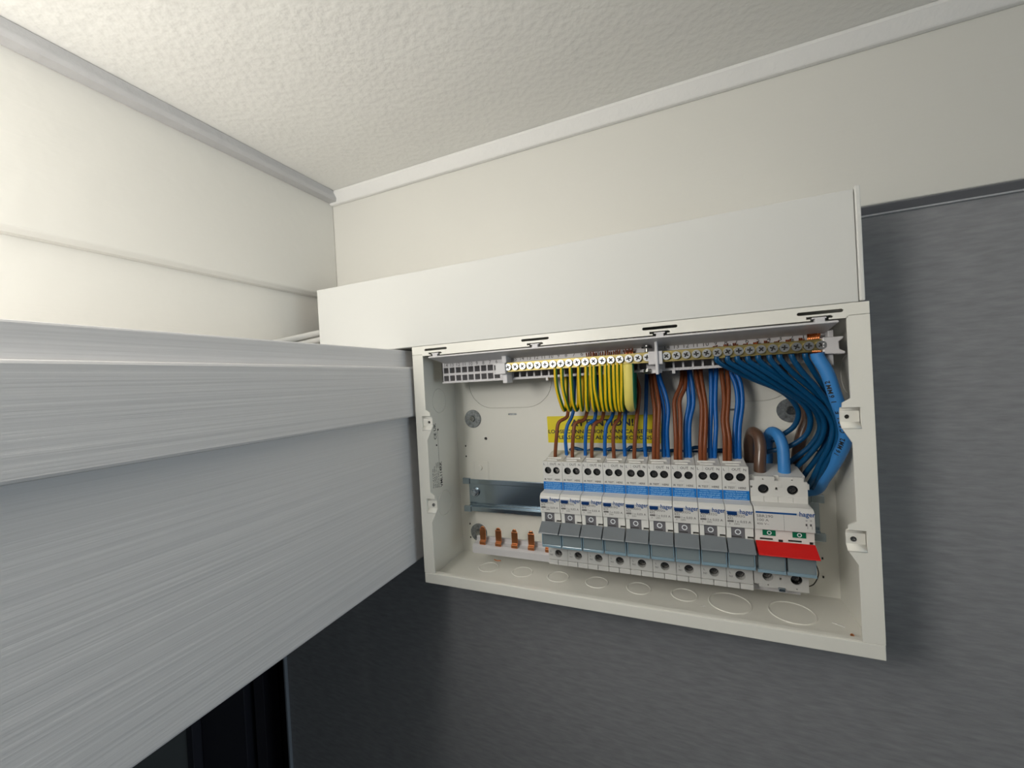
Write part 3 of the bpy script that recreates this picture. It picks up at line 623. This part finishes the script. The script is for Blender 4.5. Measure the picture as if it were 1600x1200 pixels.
# loose copper clippings on the box floor
for pts, r, lb in (([(0.0455, -0.0150, 0.0020), (0.0500, -0.0165, 0.0020), (0.0535, -0.0158, 0.0022)], 0.0005, 'thin copper wire clipping on the box floor below the copper prongs'),
                   ([(0.3315, -0.0640, 0.0022), (0.3335, -0.0575, 0.0026), (0.3338, -0.0550, 0.0030)], 0.0011, 'short brown copper offcut in the bottom right corner of the box')):
    tag(MB().use('copper', True).tube(pts, r, 8).build('copper_clipping'), lb, 'clipping')
for i, (a, b_) in enumerate((((0.2500, -0.0235, 0.0016), (0.2530, -0.0225, 0.0016)), ((0.2410, -0.0450, 0.0016), (0.2440, -0.0440, 0.0016)), ((0.3270, -0.0400, 0.0016), (0.3330, -0.0440, 0.0016)))):
    tag(MB().use('white_cable', True).tube([a, b_], 0.0004, 6, fine=1).build('plastic_shaving'), ['tiny white shaving on the box floor under the ninth breaker', 'tiny white shaving near the front edge of the box floor', 'longer white shaving in the right corner of the box floor'][i], 'shaving')

# wire routes in tenths of a millimetre: kind, radius, breaker, points
WIRES = [
 ('brown', 0.00165, 0, [[1375,-140,2210],[1370,-170,2050],[1365,-210,1951],[1366,-245,1775],[1372,-279,1582],[1366,-314,1523],[1298,-349,1479],[1274,-370,1343],[1252,-370,1165],[1252,-360,1080]]),
 ('blue', 0.00165, 0, [[1447,-140,2210],[1442,-170,2050],[1437,-210,1946],[1430,-232,1771],[1417,-253,1579],[1399,-275,1513],[1361,-297,1439],[1342,-310,1334],[1345,-310,1170],[1345,-300,1080]]),
 ('brown', 0.00165, 1, [[1589,-140,2210],[1584,-170,2050],[1579,-210,1938],[1567,-245,1766],[1552,-279,1578],[1524,-314,1496],[1454,-349,1468],[1435,-370,1381],[1413,-370,1164],[1413,-360,1080]]),
 ('blue', 0.00165, 1, [[1660,-140,2210],[1655,-170,2050],[1650,-210,1933],[1641,-232,1762],[1625,-253,1574],[1611,-275,1491],[1551,-297,1447],[1532,-310,1354],[1520,-310,1169],[1520,-300,1080]]),
 ('brown', 0.00165, 2, [[1731,-140,2210],[1726,-170,2050],[1721,-210,1929],[1713,-245,1760],[1702,-279,1574],[1683,-314,1494],[1628,-349,1462],[1607,-370,1372],[1590,-370,1163],[1590,-360,1080]]),
 ('blue', 0.00165, 2, [[1819,-140,2210],[1814,-170,2050],[1809,-210,1924],[1799,-232,1755],[1783,-253,1570],[1766,-275,1507],[1724,-297,1445],[1707,-310,1354],[1695,-310,1168],[1695,-300,1080]]),
 ('brown', 0.00165, 3, [[1869,-140,2210],[1864,-170,2050],[1859,-210,1920],[1853,-245,1754],[1843,-279,1571],[1835,-314,1501],[1800,-349,1451],[1787,-370,1363],[1783,-370,1168],[1783,-360,1080]]),
 ('blue', 0.00165, 3, [[1914,-140,2210],[1909,-170,2050],[1904,-210,1918],[1899,-236,1751],[1888,-262,1568],[1876,-288,1443],[1870,-310,1318],[1869,-310,1171],[1869,-300,1080]]),
 ('brown', 0.00165, 4, [[1986,-140,2210],[1981,-170,2050],[1976,-210,1913],[1993,-245,1839],[2014,-279,1757],[1999,-314,1588],[1984,-349,1485],[1968,-370,1345],[1953,-370,1167],[1953,-360,1080]]),
 ('blue', 0.00165, 4, [[2091,-140,2210],[2086,-170,2050],[2081,-210,1907],[2070,-236,1744],[2061,-262,1583],[2049,-288,1432],[2040,-310,1301],[2042,-310,1166],[2042,-300,1080]]),
 ('brown', 0.0017, 5, [[2115,-140,2210],[2110,-170,2050],[2105,-210,1905],[2114,-252,1833],[2123,-293,1699],[2136,-335,1587],[2126,-370,1398],[2111,-370,1166],[2111,-360,1080]]),
 ('brown', 0.0017, 5, [[2147,-140,2210],[2142,-170,2050],[2137,-210,1903],[2144,-252,1831],[2159,-293,1716],[2171,-335,1612],[2157,-370,1398],[2143,-370,1167],[2143,-360,1080]]),
 ('blue', 0.0017, 5, [[2155,-140,2210],[2150,-170,2050],[2145,-210,1903],[2159,-236,1812],[2184,-262,1695],[2205,-288,1572],[2189,-310,1346],[2188,-310,1169],[2188,-300,1080]]),
 ('blue', 0.0017, 5, [[2189,-140,2210],[2184,-170,2050],[2179,-210,1901],[2193,-236,1810],[2222,-262,1712],[2242,-288,1580],[2224,-310,1390],[2223,-310,1175],[2223,-300,1080]]),
 ('brown', 0.0017, 6, [[2376,-140,2210],[2371,-170,2050],[2366,-210,1889],[2350,-252,1776],[2296,-293,1649],[2292,-335,1514],[2291,-370,1346],[2282,-370,1166],[2282,-360,1080]]),
 ('brown', 0.0017, 6, [[2404,-140,2210],[2399,-170,2050],[2394,-210,1888],[2379,-252,1749],[2334,-293,1648],[2332,-335,1513],[2324,-370,1346],[2315,-370,1167],[2315,-360,1080]]),
 ('blue', 0.0017, 6, [[2404,-140,2210],[2399,-170,2050],[2394,-210,1888],[2403,-236,1747],[2405,-262,1617],[2373,-288,1473],[2362,-310,1337],[2358,-310,1177],[2358,-300,1080]]),
 ('blue', 0.0017, 6, [[2436,-140,2210],[2431,-170,2050],[2426,-210,1886],[2439,-236,1745],[2437,-262,1608],[2404,-288,1472],[2392,-310,1337],[2390,-310,1178],[2390,-300,1080]]),
 ('brown', 0.00175, 7, [[2480,-140,2210],[2475,-170,2050],[2470,-210,1884],[2481,-252,1753],[2499,-293,1598],[2487,-335,1438],[2472,-370,1298],[2467,-370,1167],[2467,-360,1080]]),
 ('brown', 0.00175, 7, [[2516,-140,2210],[2511,-170,2050],[2506,-210,1882],[2516,-252,1733],[2526,-293,1597],[2518,-335,1437],[2503,-370,1298],[2495,-370,1167],[2495,-360,1080]]),
 ('blue', 0.00175, 7, [[2595,-140,2210],[2590,-170,2050],[2585,-210,1877],[2580,-236,1739],[2569,-262,1593],[2555,-288,1431],[2544,-310,1288],[2541,-310,1170],[2541,-300,1080]]),
 ('blue', 0.00175, 7, [[2633,-140,2210],[2628,-170,2050],[2623,-210,1875],[2611,-236,1738],[2600,-262,1593],[2596,-288,1431],[2581,-310,1289],[2572,-310,1171],[2572,-300,1080]]),
 ('brown', 0.00175, 8, [[2672,-140,2210],[2667,-170,2050],[2662,-210,1873],[2667,-252,1736],[2663,-293,1611],[2644,-335,1481],[2647,-370,1352],[2641,-370,1167],[2641,-360,1080]]),
 ('brown', 0.00175, 8, [[2714,-140,2210],[2709,-170,2050],[2704,-210,1870],[2703,-252,1734],[2690,-293,1610],[2672,-335,1472],[2679,-370,1335],[2671,-370,1167],[2671,-360,1080]]),
 ('blue', 0.00175, 8, [[2733,-140,2210],[2728,-170,2050],[2723,-210,1869],[2753,-236,1767],[2762,-262,1633],[2736,-288,1466],[2720,-310,1326],[2717,-310,1174],[2717,-300,1080]]),
 ('blue', 0.00175, 8, [[2773,-140,2210],[2768,-170,2050],[2763,-210,1866],[2791,-236,1765],[2793,-262,1605],[2763,-288,1430],[2751,-310,1308],[2748,-310,1175],[2748,-300,1080]]),
 ('earth', 0.0017, 0, [[1363,-575,2017],[1359,-575,1955],[1357,-560,1815],[1377,-530,1677],[1389,-470,1601],[1388,-390,1648],[1382,-340,1778],[1383,-310,1949],[1384,-290,2046]]),
 ('earth', 0.0017, 0, [[1418,-575,2014],[1415,-575,1951],[1411,-560,1813],[1428,-530,1675],[1438,-470,1600],[1436,-390,1646],[1430,-340,1776],[1432,-310,1946],[1433,-290,2042]]),
 ('earth', 0.0017, 0, [[1496,-575,2008],[1493,-575,1946],[1489,-560,1809],[1488,-530,1673],[1497,-470,1599],[1499,-390,1645],[1495,-340,1773],[1497,-310,1942],[1497,-290,2038]]),
 ('earth', 0.0017, 0, [[1568,-575,2003],[1564,-575,1942],[1558,-560,1806],[1552,-530,1671],[1547,-470,1598],[1537,-390,1644],[1533,-340,1771],[1535,-310,1940],[1536,-290,2035]]),
 ('earth', 0.0017, 0, [[1629,-575,1999],[1626,-575,1938],[1617,-560,1803],[1606,-530,1670],[1599,-470,1596],[1590,-390,1642],[1587,-340,1769],[1590,-310,1937],[1591,-290,2031]]),
 ('earth', 0.0017, 0, [[1667,-575,1996],[1664,-575,1936],[1660,-560,1801],[1658,-530,1668],[1655,-470,1595],[1647,-390,1640],[1644,-340,1767],[1648,-310,1933],[1649,-290,2027]]),
 ('earth', 0.0017, 0, [[1696,-575,1994],[1693,-575,1934],[1687,-560,1800],[1698,-530,1667],[1701,-470,1594],[1696,-390,1639],[1694,-340,1764],[1698,-310,1930],[1699,-290,2023]]),
 ('earth', 0.0017, 0, [[1747,-575,1991],[1744,-575,1931],[1740,-560,1797],[1738,-530,1666],[1737,-470,1593],[1731,-390,1638],[1729,-340,1763],[1733,-310,1928],[1735,-290,2021]]),
 ('earth', 0.0017, 0, [[1789,-575,1988],[1786,-575,1928],[1779,-560,1795],[1771,-530,1665],[1772,-470,1592],[1771,-390,1637],[1770,-340,1761],[1774,-310,1925],[1776,-290,2018]]),
 ('earth', 0.0017, 0, [[1820,-575,1986],[1817,-575,1926],[1812,-560,1794],[1807,-530,1663],[1810,-470,1591],[1811,-390,1636],[1810,-340,1759],[1814,-310,1923],[1816,-290,2015]]),
 ('earth', 0.0017, 0, [[1856,-575,1983],[1853,-575,1924],[1848,-560,1792],[1844,-530,1662],[1846,-470,1591],[1846,-390,1635],[1846,-340,1758],[1850,-310,1921],[1852,-290,2012]]),
 ('earth', 0.0017, 0, [[1887,-575,1981],[1883,-575,1922],[1878,-560,1791],[1873,-530,1661],[1871,-470,1590],[1868,-390,1634],[1868,-340,1757],[1872,-310,1919],[1874,-290,2011]]),
 ('earth', 0.0017, 0, [[1919,-575,1979],[1916,-575,1920],[1908,-560,1790],[1895,-530,1661],[1893,-470,1589],[1893,-390,1633],[1894,-340,1756],[1899,-310,1918],[1901,-290,2009]]),
 ('earth_big', 0.0042, 0, [[1968,-580,1971],[1968,-580,1913],[1963,-570,1762],[1958,-520,1650],[1957,-430,1612],[1952,-320,1662],[1955,-280,1796],[1961,-250,1969]]),
 ('neutral', 0.00185, 0, [[2601,-580,1984],[2604,-580,1952],[2688,-530,1888],[2839,-460,1801],[3000,-400,1719],[3095,-340,1644],[3156,-290,1530],[3136,-250,1422],[3077,-220,1358],[2989,-190,1294]]),
 ('neutral', 0.00185, 0, [[2674,-580,1979],[2675,-580,1944],[2768,-550,1873],[2934,-490,1756],[3088,-440,1665],[3179,-390,1574],[3217,-340,1474],[3197,-300,1361],[3096,-260,1265],[2948,-220,1210]]),
 ('neutral', 0.00185, 0, [[2735,-580,1974],[2739,-580,1943],[2848,-550,1857],[3033,-480,1716],[3190,-410,1602],[3263,-340,1497],[3282,-290,1390],[3225,-250,1263],[3114,-200,1140],[3072,-160,1067]]),
 ('neutral', 0.00185, 0, [[2801,-580,1969],[2806,-580,1938],[2906,-560,1855],[3075,-510,1720],[3214,-460,1595],[3282,-400,1474],[3276,-350,1339],[3203,-290,1197],[3140,-240,1100],[3096,-180,996]]),
 ('neutral', 0.00185, 0, [[2867,-580,1970],[2869,-580,1941],[2957,-550,1850],[3113,-470,1714],[3246,-410,1591],[3328,-340,1455],[3317,-300,1308],[3261,-250,1166],[3209,-200,1056],[3173,-160,970]]),
 ('neutral', 0.00185, 0, [[2935,-580,1967],[2938,-580,1940],[3012,-560,1835],[3138,-520,1706],[3264,-480,1567],[3317,-450,1445],[3299,-420,1293],[3256,-360,1153],[3223,-300,1032],[3214,-200,944]]),
 ('neutral', 0.00185, 0, [[2997,-580,1966],[2999,-580,1940],[3069,-560,1838],[3199,-500,1704],[3310,-430,1568],[3356,-380,1425],[3343,-340,1280],[3285,-300,1118],[3257,-220,989],[3233,-160,910]]),
 ('neutral', 0.00185, 0, [[3068,-580,1964],[3071,-580,1938],[3123,-570,1840],[3217,-540,1712],[3299,-520,1564],[3337,-490,1428],[3327,-450,1287],[3283,-400,1163],[3257,-300,1033],[3245,-200,934]]),
 ('neutral', 0.00185, 0, [[3146,-580,1962],[3148,-580,1935],[3192,-550,1847],[3267,-490,1719],[3337,-450,1580],[3372,-410,1440],[3367,-370,1297],[3318,-330,1172],[3279,-260,1048],[3260,-180,941]]),
 ('pigtail', 0.0016, 0, [[1337,-160,1186],[1374,-160,1209],[1449,-160,1193],[1498,-160,1179],[1548,-160,1194],[1587,-160,1190],[1664,-160,1186],[1722,-160,1206],[1777,-160,1188],[1861,-160,1194],[1908,-160,1226],[1961,-160,1200],[2069,-160,1219],[2129,-160,1194],[2258,-160,1200],[2357,-160,1193],[2441,-160,1230],[2536,-160,1209],[2737,-160,1212]]),
 ('pigtail', 0.0016, 0, [[1400,-125,1186],[1499,-125,1167],[1580,-125,1198],[1705,-125,1171],[1837,-125,1175],[1957,-125,1180],[2083,-125,1177],[2298,-125,1176],[2505,-125,1185],[2740,-125,1184]]),
 ('tail_blue', 0.004, 0, [[3208,-600,1960],[3212,-600,1930],[3252,-610,1832],[3294,-610,1658],[3342,-580,1493],[3362,-530,1367],[3339,-440,1218],[3291,-300,1034],[3259,-160,905],[3040,-95,880],[2960,-90,880],[2970,-110,1135],[2969,-150,1276],[2989,-230,1372],[3015,-310,1354],[3032,-350,1281],[3031,-370,1189],[3029,-380,1118],[3029,-380,1000]]),
 ('tail_brown', 0.0041, 0, [[3050,-95,2060],[3090,-100,1850],[3249,-120,1485],[3214,-120,1350],[3179,-120,1202],[3110,-88,780],[2940,-88,660],[2810,-88,780],[2845,-110,1132],[2840,-150,1263],[2859,-230,1372],[2884,-310,1348],[2889,-350,1268],[2879,-370,1185],[2872,-380,1113],[2872,-380,1000]]),
]

# ================================================================== wires
NUM = ['leftmost', 'second', 'third', 'fourth', 'fifth', 'sixth', 'seventh', 'eighth', 'ninth', 'tenth', 'eleventh', 'twelfth', 'thirteenth']
MW = {'brown': 'brown_wire', 'blue': 'blue_wire', 'earth': 'earth', 'earth_big': 'earth_big', 'neutral': 'navy_wire', 'pigtail': 'navy_wire', 'tail_blue': 'tail_blue', 'tail_brown': 'tail_brown'}
cnt = {}; pair = {}
for k, r, n, P in WIRES:
    if k in ('brown', 'blue'): pair[(k, n)] = pair.get((k, n), 0) + 1
seen = {}
for k, r, n, P in WIRES:
    pts = [(a*1e-4, b*1e-4, c*1e-4) for a, b, c in P]
    i = cnt.get(k, 0); cnt[k] = i+1
    seg = 20 if r > 0.003 else 12
    tb = MB().use(MW[k], True).tube(pts, r, seg, fine=5)
    if k in ('brown', 'blue'):
        q = seen.get((k, n), 0); seen[(k, n)] = q+1
        side = '' if pair[(k, n)] == 1 else (' left of the pair' if q == 0 else ' right of the pair')
        pos = (ORD[n].split(' ')[0])
        o = tb.build('live_wire' if k == 'brown' else 'load_neutral_wire')
        lab = f"{'brown' if k == 'brown' else 'blue'} wire{side} dropping into the top of the {pos} breaker"
        tag(o, lab, 'wire', ('brown' if k == 'brown' else 'blue') + ' wires entering the breakers from above')
    elif k == 'earth':
        o = tb.build('earth_wire')
        tag(o, f"{NUM[i]}{'' if i == 0 else ' from left'} of thirteen looped green and yellow earth wires", 'wire', 'looped green and yellow earth wires')
        x, y, z = pts[0]
        c = MB().use('copper', True)
        if i >= 4:
            for dx in (-0.0007, 0.0006): c.tube([(x+dx, -0.0490, 0.2040), (x+dx*1.2, -0.0500, 0.2062), (x+dx*1.6+0.0003, -0.0512, 0.2080+0.0007*((i*7) % 3))], 0.00055, 6, fine=2)
        else: c.tube([(x, y+0.003, z-0.001), (x, y+0.003, z+0.003)], 0.0008, 8, fine=1)
        if i < 12: c.build('copper_end', o)
    elif k == 'earth_big':
        o = tb.build('main_earth_cable'); tag(o, 'thick pale green and yellow earth cable at the right end of the looped earth wires', 'cable')
        c = MB().use('copper', True)
        for j in range(6): c.tube([(pts[0][0]-0.003+0.0012*j, -0.050, 0.2045), (pts[0][0]-0.0036+0.0014*j, -0.0520, 0.2095 if j % 2 else 0.2085)], 0.0006, 6, fine=1)
        c.build('copper_end', o)
    elif k == 'neutral':
        o = tb.build('neutral_wire')
        tag(o, f"dark blue neutral wire under the {NUM[9-i]} screw from the right of the terminal bars", 'wire', 'dark blue neutral wires fanning to the right')
        x = pts[0][0]; c = MB().use('copper', True)
        for dx in (-0.0009, 0.0000, 0.0010): c.tube([(x+dx, -0.0495, 0.2040), (x+dx*1.3, -0.0510, 0.2062+0.0006*((i+int(dx*1e4)) % 3))], 0.00055, 6, fine=1)
        c.tube([(x, pts[0][1], pts[0][2]), (x, pts[0][1]+0.002, 0.1985)], 0.0009, 8, fine=1); c.build('copper_end', o)
    elif k == 'pigtail':
        o = tb.build('neutral_lead'); tag(o, ['front dark blue lead running in waves behind the tops of the breakers', 'rear dark blue lead running straight behind the tops of the breakers'][i], 'wire')
    elif k == 'tail_blue':
        o = tb.build('blue_mains_cable'); tag(o, 'thick light blue mains cable from the terminal bar end looping into the main switch', 'cable')
        c = MB().use('copper', True); x = 0.3208
        for j in range(7): c.tube([(x-0.0030+0.0010*j, -0.0535, 0.2045), (x-0.0032+0.0011*j, -0.0545, 0.2095)], 0.0007, 6, fine=1)
        for j in range(5): c.tube([(x-0.0024+0.0012*j, -0.0610, 0.1950), (x-0.0020+0.0010*j, -0.0590, 0.1972)], 0.0007, 6, fine=1)
        c.build('copper_end', o)
        pr = MB().use('ink'); Q = spline([Vector(p) for p in pts[1:7]], 24)
        acc = 0.0; txt = '16MM2 CABLE 16MM2'; ci = 0
        for a_, b_ in zip(Q[::-1][2:], Q[::-1][3:]):
            acc += (b_-a_).length
            if acc >= 0.0030 and ci < len(txt):
                acc = 0.0; t_ = (b_-a_).normalized(); n_ = Vector((-0.62, -0.78, 0.0)); n_ = (n_ - t_*n_.dot(t_)).normalized(); up = n_.cross(t_)
                vv, ff = text_geo(txt[ci], 0.0040, 'CENTER', 0.0001, 0.0, 1.0)
                mt = Matrix((t_, up, n_)).transposed().to_4x4(); mt.translation = b_ + n_*0.00412
                if vv: pr.mesh(vv, ff, mt)
                ci += 1
        pr.build('printed_marking', o)
    else:
        o = tb.build('brown_mains_cable'); tag(o, 'thick brown mains cable looping over into the left terminal of the main switch', 'cable')
